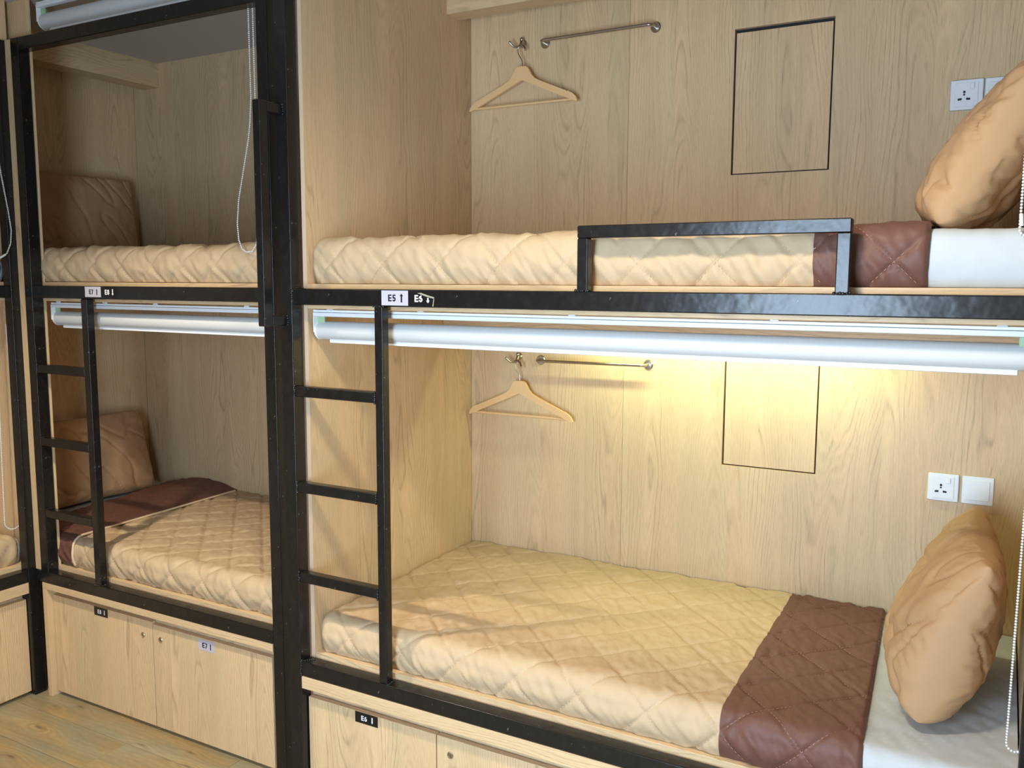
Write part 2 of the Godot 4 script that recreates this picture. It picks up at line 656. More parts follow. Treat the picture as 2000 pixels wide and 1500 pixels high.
# sticker on a face that looks along +z; lower left corner at, size s
func sticker(t: Node3D, at: Vector3, s: Vector2, words: String, up: bool, black: bool, head := true, peeled := false) -> void:
	var sheet := M.sticker_black if black else M.sticker_white as Material
	var ink := M.print if black else M.ink as Material
	var mb := MB.new()
	if peeled:
		var o := PackedVector2Array([Vector2(0, 0), Vector2(s.x * 0.94, 0), Vector2(s.x * 0.985, s.y * 0.5), Vector2(s.x * 0.72, s.y * 0.62), Vector2(s.x * 0.4, s.y * 0.86), Vector2(s.x * 0.2, s.y * 0.97), Vector2(0, s.y)])
		mb.extrude(o, at, Vector3.RIGHT, Vector3.UP, V(0, 0, 0.0006))
	else:
		mb.box(at, at + V(s.x, s.y, 0.0006), 0.0001)
	var st := part(t, "number_sticker", mb, sheet, ("black" if black else "pale grey") + " sticker reading " + words + (" with an arrow up" if up else " with an arrow down"))
	lettering(st, words, at + V(s.x * 0.40, s.y * 0.5, 0.0006), s.y * 0.46, ink)
	var c := at + V(s.x * 0.755, s.y * 0.5, 0.0006)
	var h := s.y * 0.29
	var k := 1.0 if up else -1.0
	var w := s.x * 0.026
	var tail := 0.15 if peeled else 1.0
	var a := PackedVector2Array([Vector2(-w, -h * k * tail), Vector2(w, -h * k * tail), Vector2(w, h * 0.45 * k), Vector2(w * (2.5 if head else 1.5), h * 0.45 * k), Vector2(0, h * k), Vector2(-w * (2.5 if head else 1.5), h * 0.45 * k), Vector2(-w, h * 0.45 * k)])
	part(st, "arrow", MB.new().extrude(a, c, Vector3.RIGHT, Vector3.UP, V(0, 0, 0.0005)), ink)
	if peeled:
		mb = MB.new()
		var flap := PackedVector2Array([Vector2(s.x * 0.36, s.y * 0.86), Vector2(s.x * 0.72, s.y * 0.62), Vector2(s.x * 0.985, s.y * 0.5), Vector2(s.x * 1.0, s.y * 0.60), Vector2(s.x * 0.8, s.y * 0.70), Vector2(s.x * 0.5, s.y * 0.88)])
		mb.extrude(flap, at + V(0, 0, 0.0012), Vector3.RIGHT, Vector3.UP, V(0, 0, 0.0012))
		flap = PackedVector2Array([Vector2(s.x * 0.93, 0), Vector2(s.x * 0.965, 0), Vector2(s.x * 1.0, s.y * 0.5), Vector2(s.x * 0.98, s.y * 0.5)])
		mb.extrude(flap, at + V(0, 0, 0.0012), Vector3.RIGHT, Vector3.UP, V(0, 0, 0.0012))
		part(st, "peeled_edge", mb, M.backing, "sticker edge curling away")

func lock_part(t: Node3D, at: Vector3) -> void:
	var k := part(t, "lock", MB.new().lathe([Vector2(0.0105, 0.0), Vector2(0.0105, 0.002), Vector2(0.009, 0.0035), Vector2(0.0065, 0.0035), Vector2(0.006, 0.0022), Vector2(0.0, 0.0025)], at, V(0, 0, 1), 20), M.chrome, "small round cam lock")
	part(k, "keyhole", MB.new().box(at + V(-0.0008, -0.003, 0.002), at + V(0.0008, 0.003, 0.0029), 0.0), M.dark)

# row of weld beads
func weld(t: Node3D, a: Vector3, b: Vector3, sd: int) -> void:
	var rng := RandomNumberGenerator.new()
	rng.seed = sd
	var mb := MB.new()
	var k := maxi(3, int(a.distance_to(b) / 0.006))
	for i in k + 1:
		mb.ball(a.lerp(b, float(i) / k) + V(rng.randf_range(-1, 1), rng.randf_range(-1, 1), rng.randf_range(-1, 1)) * 0.001, rng.randf_range(0.0028, 0.0045), 7)
	part(t, "weld_bead", mb, M.weld)

func roller_blind(label: String, x0: float, x1: float, yt: float, zf: float, r: float, bar_inset: float, clips: Array) -> Node3D:
	var t := thing("roller_blind", label, "blind", V((x0 + x1) * 0.5, yt, zf))
	part(t, "headrail", MB.new().box(V(x0, yt - 0.021, zf - 0.022), V(x1, yt - 0.008, zf), 0.002).box(V(x0, yt - 0.0075, zf - 0.022), V(x1, yt, zf - 0.003), 0.001), M.white)
	var rc := V(0, yt - 0.036 - r, zf - 0.006 - r)
	for s in 2:
		var xa := x0 if s == 0 else x1 - 0.004
		part(t, "bracket", MB.new().box(V(xa, rc.y - r * 0.2, zf - 0.03), V(xa + 0.004, yt - 0.02, zf - 0.001), 0.001).lathe([Vector2(0.0, 0.0), Vector2(r * 1.03, 0.0), Vector2(r * 1.03, 0.005), Vector2(r * 0.8, 0.008), Vector2(0.0, 0.008)], V(xa + (0.0 if s == 0 else 0.004), rc.y, rc.z), V(1 if s == 0 else -1, 0, 0), 24), M.white)
		part(t, "end_plug", MB.new().box(V(xa + (0.004 if s == 0 else -0.028), rc.y + r * 0.3, zf - 0.024), V(xa + (0.032 if s == 0 else 0.0), yt - 0.0215, zf - 0.018), 0.001), M.plug)
	part(t, "fabric_roll", MB.new().tube([V(x0 + 0.006, rc.y, rc.z), V(x1 - 0.006, rc.y, rc.z)], r, 36), M.blind)
	part(t, "bottom_bar", MB.new().box(V(x0 + bar_inset, rc.y - r - 0.010, rc.z - 0.006), V(x1 - 0.03, rc.y - r + 0.004, rc.z + 0.010), 0.002), M.white)
	for c in clips:
		part(t, "mounting_clip", MB.new().box(V(c, yt - 0.001, zf - 0.004), V(c + 0.022, yt + 0.008, zf + 0.004), 0.002), M.clear)
	return t

# ------------------------------------------------------------------ bedding
# distance to the closest line of the diamond stitching
func quilt_puff(x: float, s: float, pitch: float) -> float:
	var a := (x + s) / pitch
	var b := (x - s) / pitch
	var da := absf(a - roundf(a))
	var db := absf(b - roundf(b))
	var d := minf(da, db) * pitch * 0.7071
	return 1.0 - exp(-d / 0.006)

# cross-section of a made bed: s metres from the lower front edge, over the rounded edge, to the back
func bed_point(s: float, yb: float, yt: float, zf: float, r: float) -> Array:
	var h := yt - yb - r
	if s < h:
		var f := s / h
		return [V(0, yb + s, zf - 0.010 * (1.0 - f) * (1.0 - f) + 0.006 * sin(PI * f)), V(0, 0, 1)]
	s -= h
	var q := s / r
	if q < PI * 0.5:
		return [V(0, yt - r + sin(q) * r, zf - r + cos(q) * r), V(0, sin(q), cos(q))]
	return [V(0, yt, zf - r - (s - r * PI * 0.5)), V(0, 1, 0)]

# a quilt over a mattress between x0 and x1; swap = true lays it along z (for the corner bunk)
func quilt_piece(x0: float, x1: float, zb: float, zf: float, yb: float, yt: float, r: float, sd: int, o: Dictionary) -> MB:
	var mb := MB.new()
	var pitch: float = o.get("pitch", 0.20)
	var h: float = o.get("puff", 0.006)
	var round0: float = o.get("round0", 0.0)
	var round1: float = o.get("round1", 0.0)
	var skew: float = o.get("skew", 0.0)
	var skew1: float = o.get("skew1", skew)
	var hem: float = o.get("hem", -9.0)
	var lump: float = o.get("lump", 0.0)
	var wr: float = o.get("wrinkle", 1.0)
	var shift: float = o.get("shift", 0.0)
	var step: float = o.get("step", 0.008)
	var w1 := noise(1.0, 3, sd)
	var w2 := noise(1.0, 2, sd + 2)
	var total := yt - yb - r + r * PI * 0.5 + (zf - r - zb)
	var nu := int((x1 - x0) / step)
	var nv := int(total / step)
	var front := yt - yb
	mb.sheet(nu, nv, func(u: float, w: float) -> Vector3:
		var s := w * total
		var x := lerpf(x0, x1, u)
		var e := bed_point(s, yb, yt, zf, r)
		var nn: Vector3 = e[1]
		var p: Vector3 = e[0]
		p.x = x + lerpf(skew, skew1, u) * (s - front)
		var d := h * quilt_puff(p.x + shift, s + shift * 0.3, pitch)
		d += wr * 0.006 * w1.get_noise_2d(x * 5.0, s * 4.0)
		if hem > -8.0:
			d -= 0.005 * exp(-absf(x - hem) / 0.004)
		if lump > 0.0:
			d += lump * smoothstep(0.5, 1.0, w) * sin(PI * u)
		d += wr * 0.006 * (0.25 - absf(w2.get_noise_2d(x * 9.0 + s * 4.0, s * 6.0)))
		d += wr * 0.0025 * w2.get_noise_2d(x * 24.0 + s * 9.0, s * 16.0)
		if s < front:           # gathers where the cover is tucked in
			var f := 1.0 - s / front
			d += wr * 0.006 * f * w2.get_noise_2d(x * 22.0 + s * 14.0, s * 5.0) - 0.006 * f * f
		if round0 > 0.0:
			var c := clampf((x - x0) / round0, 0.0, 1.0)
			d -= round0 * (1.0 - sqrt(maxf(0.0, 1.0 - (1.0 - c) * (1.0 - c)))) * 0.9
		if round1 > 0.0:
			var c := clampf((x1 - x) / round1, 0.0, 1.0)
			d -= round1 * (1.0 - sqrt(maxf(0.0, 1.0 - (1.0 - c) * (1.0 - c)))) * 0.9
		return p + nn * d)
	# normals must look outward
	var mid := mb.v[(nu / 2) * (nv + 1) + nv - 3]
	if mb.n[(nu / 2) * (nv + 1) + nv - 3].y < 0.0:
		for i in mb.n.size():
			mb.n[i] = -mb.n[i]
		for i in range(0, mb.ix.size(), 3):
			var k := mb.ix[i + 1]
			mb.ix[i + 1] = mb.ix[i + 2]
			mb.ix[i + 2] = k
	return mb

# dashes of thread on the diamond lines of a quilt piece
func quilt_thread(x0: float, x1: float, zb: float, zf: float, yb: float, yt: float, r: float, o: Dictionary, thick: float) -> MB:
	var mb := MB.new()
	var pitch: float = o.get("pitch", 0.20)
	var shift: float = o.get("shift", 0.0)
	var skew: float = 0.5 * (o.get("skew", 0.0) + o.get("skew1", o.get("skew", 0.0)))
	var total := yt - yb - r + r * PI * 0.5 + (zf - r - zb)
	var front := yt - yb
	for way in [-1.0, 1.0]:
		for k in range(-14, 34):
			var s := 0.01
			while s < total - 0.01:
				var px: float = k * pitch - way * (s + shift * 0.3) - shift
				var s2 := s + 0.0042
				var qx: float = k * pitch - way * (s2 + shift * 0.3) - shift
				var x := px - skew * (s - front)
				if x > x0 + 0.012 and x < x1 - 0.012:
					var e := bed_point(s, yb, yt, zf, r)
					var e2 := bed_point(s2, yb, yt, zf, r)
					var a: Vector3 = e[0] + e[1] * 0.0022
					var b: Vector3 = e2[0] + e2[1] * 0.0022
					a.x = px
					b.x = qx
					mb.tube([a, b], thick, 4, false)
				s += 0.0085
	return mb

func soft_sheet(x0: float, x1: float, zb: float, zf: float, yb: float, yt: float, r: float, sd: int) -> MB:
	return quilt_piece(x0, x1, zb, zf, yb, yt, r, sd, {"puff": 0.0, "wrinkle": 0.55, "step": 0.012})

func pillow(called: String, label: String, c: Vector3, ux: Vector3, uy: Vector3, size: Vector3, sd: int, o := {}) -> void:
	var t := thing(called, label, "pillow", c - uy * size.y * 0.5)
	ux = ux.normalized()
	uy = (uy - ux * uy.dot(ux)).normalized()
	var un := ux.cross(uy)
	var w1 := noise(1.0, 3, sd)
	var w2 := noise(1.0, 2, sd + 3)
	var w3 := noise(1.0, 1, sd + 6)
	var sag: float = o.get("sag", 0.25)
	var crease: float = o.get("crease", 1.0)
	var mb := MB.new()
	for side in [1.0, -1.0]:
		var k0 := mb.v.size()
		var i0 := mb.ix.size()
		mb.sheet(110, 84, func(u: float, w: float) -> Vector3:
			var s := sin((u - 0.5) * PI)
			var q := sin((w - 0.5) * PI)
			var x: float = size.x * 0.5 * s * (1.0 - 0.06 * (1.0 - q * q) * s * s - 0.05 * s * s * q * q * q * q)
			var y: float = size.y * 0.5 * q * (1.0 - 0.07 * (1.0 - s * s) * q * q - 0.06 * q * q * s * s * s * s)
			var fill := pow(maxf(0.0, (1.0 - s * s) * (1.0 - q * q)), 0.34)
			var z: float = side * size.z * 0.5 * fill * (1.0 - sag * q)
			var edge := 1.0 - absf(fill * 2.0 - 1.0)
			var ang := atan2(q, s)
			z += side * crease * fill * (0.012 * w1.get_noise_2d(x * 4.0 + side * 40.0, y * 4.0) + 0.010 * (0.3 - absf(w2.get_noise_2d(x * 5.0 + y * 2.5 + side * 11.0, y * 3.5 - x * 2.0))))
			var fold := 1.0 - absf(w3.get_noise_2d((x * 1.3 + y * 0.9) * 5.0 + side * 23.0, (y * 1.1 - x * 0.5) * 2.2)) * 3.2
			z -= side * crease * 0.011 * maxf(0.0, fold) * fold * sqrt(fill)
			z += side * crease * edge * 0.006 * w2.get_noise_2d(ang * 5.0 + side * 17.0, fill * 2.0)
			return c + ux * x + uy * y + un * z)
		if mb.n[k0 + 55 * 85 + 42].dot(un) * side < 0.0:
			for i in range(k0, mb.n.size()):
				mb.n[i] = -mb.n[i]
			for i in range(i0, mb.ix.size(), 3):
				var k := mb.ix[i + 1]
				mb.ix[i + 1] = mb.ix[i + 2]
				mb.ix[i + 2] = k
	part(t, "pillowcase", mb, M.pillow)

# ------------------------------------------------------------------ wall fittings
func clothes_hanger(label: String, c: Vector3) -> void:         # c: middle of the top edge
	var t := thing("clothes_hanger", label, "hanger", c + V(0, -0.15, 0), "wooden coat hangers on the bunk walls")
	var half := [Vector2(0.0, 0.0), Vector2(0.016, -0.0005), Vector2(0.026, -0.006), Vector2(0.033, -0.018), Vector2(0.042, -0.034), Vector2(0.056, -0.048), Vector2(0.08, -0.060), Vector2(0.183, -0.104), Vector2(0.189, -0.109), Vector2(0.194, -0.107), Vector2(0.212, -0.117), Vector2(0.226, -0.130), Vector2(0.233, -0.146), Vector2(0.226, -0.147), Vector2(0.205, -0.139), Vector2(0.0, -0.050)]
	var pts := PackedVector2Array()
	for p in half:
		pts.append(p)
	for i in range(half.size() - 2, 0, -1):
		pts.append(Vector2(-half[i].x, half[i].y))
	part(t, "shoulder", MB.new().extrude(pts, c - V(0, 0, 0.006), Vector3.RIGHT, Vector3.UP, V(0, 0, 0.012)), M.beech)
	part(t, "trouser_bar", MB.new().tube([c + V(-0.212, -0.138, 0), c + V(0.212, -0.138, 0)], 0.0048, 10), M.beech)
	var p := [c + V(0, -0.004, 0), c + V(0, 0.018, 0), c + V(-0.003, 0.026, 0), c + V(-0.013, 0.040, 0), c + V(-0.019, 0.052, 0), c + V(-0.020, 0.064, 0), c + V(-0.017, 0.072, 0), c + V(-0.010, 0.076, 0), c + V(-0.003, 0.073, 0), c + V(0.0005, 0.066, 0)]
	part(t, "wire_hook", MB.new().tube(p, 0.0022, 8), M.chrome)

func coat_hook(label: String, at: Vector3) -> void:     # at: on the wall
	var t := thing("coat_hook", label, "hook", at + V(0, -0.02, 0), "chrome double hooks on the bunk walls")
	part(t, "mount", MB.new().lathe([Vector2(0.012, 0.0), Vector2(0.012, 0.004), Vector2(0.008, 0.009), Vector2(0.006, 0.02), Vector2(0.0, 0.023)], at + V(0, 0.004, 0), V(0, 0, 1), 18).ball(at + V(0, 0.014, 0.018), 0.0085, 12).tube([at + V(0, 0.01, 0.016), at + V(0, -0.004, 0.024), at + V(0, -0.014, 0.027)], 0.006, 10), M.chrome)
	part(t, "prong", MB.new().tube([at + V(0, -0.008, 0.025), at + V(-0.010, -0.016, 0.032), at + V(-0.020, -0.016, 0.04), at + V(-0.028, -0.009, 0.047), at + V(-0.034, 0.0, 0.052)], 0.0044, 10).ball(at + V(-0.034, 0.0, 0.052), 0.0052, 10), M.chrome)
	part(t, "prong", MB.new().tube([at + V(0, -0.008, 0.025), at + V(0.011, -0.012, 0.032), at + V(0.020, -0.016, 0.038), at + V(0.027, -0.024, 0.044), at + V(0.032, -0.032, 0.048)], 0.0044, 10).ball(at + V(0.032, -0.032, 0.048), 0.0050, 10), M.chrome)

func towel_bar(label: String, a: Vector3, b: Vector3) -> void:  # a, b: on the wall
	var t := thing("towel_bar", label, "towel bar", (a + b) * 0.5, "steel towel bars on the bunk walls")
	for p in [a, b]:
		part(t, "flange", MB.new().lathe([Vector2(0.019, 0.0), Vector2(0.019, 0.004), Vector2(0.016, 0.007), Vector2(0.0, 0.008)], p, V(0, 0, 1), 24), M.chrome)
	var o := V(0, 0.004, 0)
	var path := [a + V(0, 0, 0.006), a + V(0, 0, 0.030), a + V(0.004, 0, 0.040), a + V(0.013, 0, 0.046)]
	path.append_array([b + V(-0.013, 0, 0.046), b + V(-0.004, 0, 0.040), b + V(0, 0, 0.030), b + V(0, 0, 0.006)])
	part(t, "rod", MB.new().tube(path, 0.0058, 12), M.chrome)

func wall_socket(label: String, at: Vector3, s: float) -> void:     # at: lower left corner on the wall
	var t := thing("wall_socket", label, "socket", at + V(s * 0.5, 0, 0))
	part(t, "faceplate", MB.new().box(at, at + V(s, s, 0.009), 0.004).box(at + V(0.014, 0.010, 0.008), at + V(s - 0.014, s - 0.010, 0.0105), 0.001), M.white)
	part(t, "rocker_switch", MB.new().box(at + V(s * 0.60, s * 0.66, 0.010), at + V(s * 0.73, s * 0.86, 0.0135), 0.0015), M.white)
	var c := at + V(s * 0.43, s * 0.36, 0.0104)
	part(t, "pin_hole", MB.new().lathe([Vector2(0.0, 0.0), Vector2(0.0034, 0.0), Vector2(0.0034, 0.0004), Vector2(0.0, 0.0004)], c + V(0, 0.021, 0), V(0, 0, 1), 12).box(c + V(-0.0035, 0.017, 0), c + V(0.0035, 0.019, 0.0004), 0.0).lathe([Vector2(0.0, 0.0), Vector2(0.003, 0.0), Vector2(0.003, 0.0004), Vector2(0.0, 0.0004)], c + V(0, 0.0125, 0), V(0, 0, 1), 12), M.dark)
	for k in [-1.0, 1.0]:
		part(t, "pin_hole", MB.new().extrude(PackedVector2Array([Vector2(-0.0055, -0.0022), Vector2(0.0055, -0.003), Vector2(0.0055, 0.003), Vector2(-0.0055, 0.0042)] if k > 0 else [Vector2(-0.0055, -0.003), Vector2(0.0055, -0.0022), Vector2(0.0055, 0.0042), Vector2(-0.0055, 0.003)]), c + V(0.0115 * k, -0.001, 0), Vector3.RIGHT, Vector3.UP, V(0, 0, 0.0004)), M.dark)

func light_switch(label: String, at: Vector3, s: float) -> void:
	var t := thing("light_switch", label, "switch", at + V(s * 0.5, 0, 0))
	part(t, "faceplate", MB.new().box(at, at + V(s, s, 0.008), 0.004), M.white)
	part(t, "rocker", MB.new().box(at + V(s * 0.13, s * 0.16, 0.0075), at + V(s * 0.87, s * 0.84, 0.011), 0.0015), M.white)

# back panel between x0..x1, y0..y1 in front of z, with a rectangular hole
func holed(mb: MB, x0: float, x1: float, y0: float, y1: float, z0: float, z1: float, hx0: float, hx1: float, hy0: float, hy1: float) -> MB:
	mb.box(V(x0, y0, z0), V(hx0, y1, z1), 0.0004).box(V(hx1, y0, z0), V(x1, y1, z1), 0.0004)
	mb.box(V(hx0, y0, z0), V(hx1, hy0, z1), 0.0).box(V(hx0, hy1, z0), V(hx1, y1, z1), 0.0)
	return mb

# ------------------------------------------------------------------ bunk A: the large one on the right
const AZ := -1.024
const AL := 0.0643
const AR := 2.06

func build_bunk_a() -> void:
	M.plug = std(Color(0.62, 0.72, 0.58), 0.5)
	var w := 0.0489
	# wooden carcass
	var t := thing("bunk_bed", "large oak bunk in a black steel frame with guard rail, stickers E5 and E6", "bunk bed", V(1.05, FLOOR, -0.5))
	part(t, "side_panel", MB.new().g(1, 0.31, 0.13).box(V(0.049, FLOOR, AZ), V(AL, CEIL, -0.054), 0.001), M.oak)
	part(t, "side_panel", MB.new().g(1, 0.77, 0.13).box(V(AR, FLOOR, AZ), V(AR + 0.016, CEIL, -0.054), 0.001), M.oak)
	part(t, "edge_strip", MB.new().box(V(0.0492, 0.178, -0.0545), V(AL - 0.0002, CEIL, -0.0525), 0.0004), M.edge)
	# back panels: the left sheet, and the right sheet with its hatch, above and below the upper bed
	for k in 2:
		var y0: float = [0.16, 1.437][k]
		var y1: float = [1.36, CEIL][k]
		part(t, "back_panel", MB.new().g(1, [0.0, 0.18][k], [0.12, 0.12][k]).box(V(AL, y0, AZ - 0.018), V(0.7326, y1, AZ), 0.0006), M.oak)
		var hy0: float = [0.799, 1.813][k]
		var hy1: float = [1.283, 2.296][k]
		part(t, "back_panel", holed(MB.new().g(1, [0.42, 0.60][k], [0.2, 0.14][k]), 0.7334, AR, y0, y1, AZ - 0.018, AZ, 1.113, 1.436, hy0, hy1), M.oak)
		part(t, "hatch_back", MB.new().box(V(1.10, hy0 - 0.02, AZ - 0.03), V(1.45, hy1 + 0.02, AZ - 0.0185), 0.0), M.dark)
		part(t, "hatch_door", MB.new().g(1, [0.12, 0.55][k], [0.3, 0.22][k]).box(V(1.1185, hy0 + 0.004, AZ - 0.018), V(1.4305, hy1 - (0.013 if k == 1 else 0.005), AZ - 0.004), 0.001), M.oak, "flush access hatch with a dark gap round it")
	part(t, "bed_board", MB.new().g(0, 0.2, 0.1).box(V(AL, 1.36, AZ), V(AR, 1.437, -0.0535), 0.0015), M.oak)
	part(t, "bed_board", MB.new().g(0, 0.6, 0.3).box(V(AL, 0.17, AZ), V(AR, 0.243, -0.0535), 0.0015), M.oak)
	part(t, "pelmet", MB.new().g(0, 0.4, 0.2).box(V(AL, 2.443, -0.9385), V(AR, CEIL, -0.85), 0.001), M.oak)
	part(t, "pelmet", MB.new().g(0, 0.1, 0.25).box(V(AL, 1.245, -0.835), V(AR, 1.36, -0.817), 0.001), M.oak)
	part(t, "fascia", MB.new().g(0, 0.3, 0.2).box(V(w + 0.001, 0.136, -0.0535), V(AR + 0.01, 0.1775, -0.001), 0.001), M.oak)
	# steel frame
	
	tube_part(t, "post", V(0, FLOOR, -w), V(w, CEIL, 0))
	tube_part(t, "post", V(AR - 0.01, FLOOR, -w), V(AR + 0.04, CEIL, 0))
	tube_part(t, "upper_beam", V(w, 1.3731, -w), V(AR - 0.01, 1.4228, -0.0005))
	tube_part(t, "lower_rail", V(w, 0.1778, -w), V(AR - 0.01, 0.2271, -0.0005))
	tube_part(t, "top_rail", V(w, 2.341, -w), V(AR - 0.01, 2.39, -0.0005))
	tube_part(t, "ladder_stringer", V(0.3632, 0.2271, -0.033), V(0.394, 1.3731, -0.001))
	for y in [1.088, 0.783, 0.490]:
		tube_part(t, "rung", V(w, y, -0.034), V(0.3632, y + 0.033, -0.002))
		weld(t, V(w + 0.001, y + 0.001, -0.002), V(w + 0.001, y + 0.033, -0.002), int(y * 100))
		weld(t, V(0.362, y + 0.001, -0.002), V(0.362, y + 0.033, -0.002), int(y * 130))
	var gr := part(t, "guard_rail", MB.new().box(V(1.011, 1.556, -0.031), V(1.667, 1.5875, -0.0005), 0.003), M.steel)
	for x in [1.011, 1.637]:
		part(gr, "guard_leg", MB.new().box(V(x, 1.4228, -0.0305), V(x + 0.030, 1.556, -0.001), 0.003), M.steel)
		weld(t, V(x - 0.002, 1.424, -0.002), V(x + 0.032, 1.424, -0.002), int(x * 70))
	weld(t, V(w, 0.2275, -0.004), V(w + 0.03, 0.2275, -0.03), 5)
	weld(t, V(w + 0.001, 0.18, -0.001), V(w + 0.001, 0.225, -0.001), 6)
	weld(t, V(w + 0.001, 1.375, -0.001), V(w + 0.001, 1.42, -0.001), 7)
	weld(t, V(w - 0.004, 1.4235, -0.002), V(w + 0.006, 1.4235, -0.045), 8)
	weld(t, V(0.394, 0.2275, -0.004), V(0.396, 0.2275, -0.03), 9)
	weld(t, V(0.361, 1.3725, -0.002), V(0.396, 1.3725, -0.002), 10)
	var hd := part(t, "grab_handle", MB.new().box(V(0.002, 1.309, 0.062), V(0.031, 1.974, 0.097), 0.003), M.steel)
	for y in [1.310, 1.943]:
		part(hd, "handle_arm", MB.new().box(V(0.0025, y, -0.001), V(0.0305, y + 0.030, 0.062), 0.003), M.steel)
	weld(t, V(0.032, 1.312, 0.001), V(0.032, 1.338, 0.001), 15)
	weld(t, V(0.032, 1.945, 0.001), V(0.032, 1.972, 0.001), 16)
	weld(t, V(0.004, 1.974, 0.001), V(0.03, 1.974, 0.001), 17)
	sticker(t, V(0.393, 1.3772, -0.0005), Vector2(0.094, 0.0425), "E5", true, false)
	sticker(t, V(0.4872, 1.3767, -0.0005), Vector2(0.090, 0.0425), "E6", false, true, true, true)
	# lockers
	var edges := [0.052, 0.555, 1.058, 1.561, 2.04]
	for i in 4:
		var x0: float = edges[i]
		var x1: float = edges[i + 1]
		var lb: String = ["oak locker under the big bunk with black E6 sticker", "oak locker beside the E6 locker, with its lock at the corner", "third oak locker under the big bunk from the ladder", "oak locker under the pillow end of the big bunk"][i]
		t = thing("storage_locker", lb, "locker", V((x0 + x1) * 0.5, FLOOR, -0.3))
		part(t, "body", MB.new().g(0, 0.2, 0.15).box(V(x0, FLOOR, -0.6), V(x1, 0.168, -0.055), 0.0005), M.oak)
		part(t, "door", MB.new().g(1, 0.35 + 0.23 * i, 0.12).box(V(x0 + 0.001, FLOOR + 0.016, -0.047), V(x1 - 0.002, 0.098, -0.028), 0.0015), M.oak)
		if i == 0:
			sticker(t, V(0.2465, 0.0615, -0.028), Vector2(0.0895, 0.0355), "E6", false, true, false)
		if i % 2 == 1:
			lock_part(t, V(x0 + 0.05, 0.047, -0.028))
	# blinds
	var b := roller_blind("white roller blind rolled up under the upper bed of the big bunk", 0.076, 2.03, 1.357, -0.062, 0.029, 0.045, [0.135, 0.475, 0.96, 1.485, 1.955])
	var ch := part(b, "pull_chain", beads(loop(V(2.041, 1.29, -0.075), 0.43, V(0.014, 0, 0.004))), M.bead, "white bead chain loop")
	stuff(ch)
	part(b, "chain_joiner", MB.new().tube([V(2.055, 0.555, -0.071), V(2.055, 0.525, -0.071)], 0.0042, 8), M.bead)
	b = roller_blind("white roller blind at the ceiling over the big bunk's upper bed", 0.076, 2.03, 2.535, -0.062, 0.029, 0.045, [0.4, 1.2])
	ch = part(b, "pull_chain", beads(loop(V(1.998, 2.46, -0.072), 1.545, V(0.013, 0, 0.004))), M.bead, "white bead chain loop")
	stuff(ch)
	part(b, "chain_joiner", MB.new().tube([V(1.986, 1.59, -0.076), V(1.988, 1.565, -0.076)], 0.0042, 8), M.bead)
	# under-shelf lamp behind the pelmet
	t = thing("strip_light", "lit strip light hidden behind the pelmet above the lower bed", "light", V(1.13, 1.36, -0.875))
	part(t, "housing", MB.new().box(V(0.62, 1.335, -0.895), V(1.64, 1.36, -0.86), 0.002), M.white)
	part(t, "light_tube", MB.new().tube([V(0.63, 1.326, -0.877), V(1.63, 1.326, -0.877)], 0.008, 12), lamp_glow(Color(0.97, 1.0, 0.80), 3.0))
	area(V(1.13, 1.314, -0.879), V(0, -1, -0.35), Vector2(1.0, 0.016), Color(0.94, 1.0, 0.80), 0.5, t)
	# fittings
	coat_hook("chrome coat hook above the upper bed, holding a hanger", V(0.302, 2.345, AZ))
	clothes_hanger("wooden hanger on the hook above the upper bed", V(0.317, 2.253, AZ + 0.040))
	coat_hook("chrome coat hook above the lower bed, holding a hanger", V(0.292, 1.146, AZ))
	clothes_hanger("wooden hanger on the hook above the lower bed", V(0.312, 1.058, AZ + 0.040))
	towel_bar("brushed steel towel bar on the wall over the upper bed", V(0.395, 2.337, AZ), V(0.831, 2.339, AZ))
	towel_bar("brushed steel towel bar under the blind over the lower bed", V(0.386, 1.141, AZ), V(0.830, 1.144, AZ))
	wall_socket("white wall socket beside the upper bed's pillow", V(1.781, 1.967, AZ), 0.091)
	light_switch("white light switch half hidden by the upper bed's pillow", V(1.8745, 1.967, AZ), 0.09)
	wall_socket("white wall socket over the lower bed's pillow", V(1.783, 0.757, AZ), 0.090)
	light_switch("white light switch in the corner over the lower bed's pillow", V(1.880, 0.757, AZ), 0.090)
	# lower bed
	bed("lower bed of the big bunk", AL + 0.006, AR - 0.004, AZ + 0.004, -0.062, 0.244, 0.364, 1.400, 1.735, 51, -0.02, -0.06)
	pillow("pillow", "caramel pillow standing against the end wall of the lower bed", V(1.888, 0.592, -0.52), V(-0.06, 0, -1), V(0.32, 1, -0.05), V(0.66, 0.455, 0.235), 61, {"sag": 0.35, "crease": 1.2})
	# upper bed
	bed("upper bed of the big bunk", AL + 0.006, AR - 0.004, AZ + 0.004, -0.062, 1.438, 1.573, 1.583, 1.818, 52, 0.0, 0.0)
	pillow("pillow", "caramel pillow leaning in the corner of the upper bed", V(1.920, 1.762, -0.45), V(0.06, 0, 1), V(0.52, 0.85, 0), V(0.66, 0.46, 0.20), 62, {"sag": 0.2, "crease": 1.6})

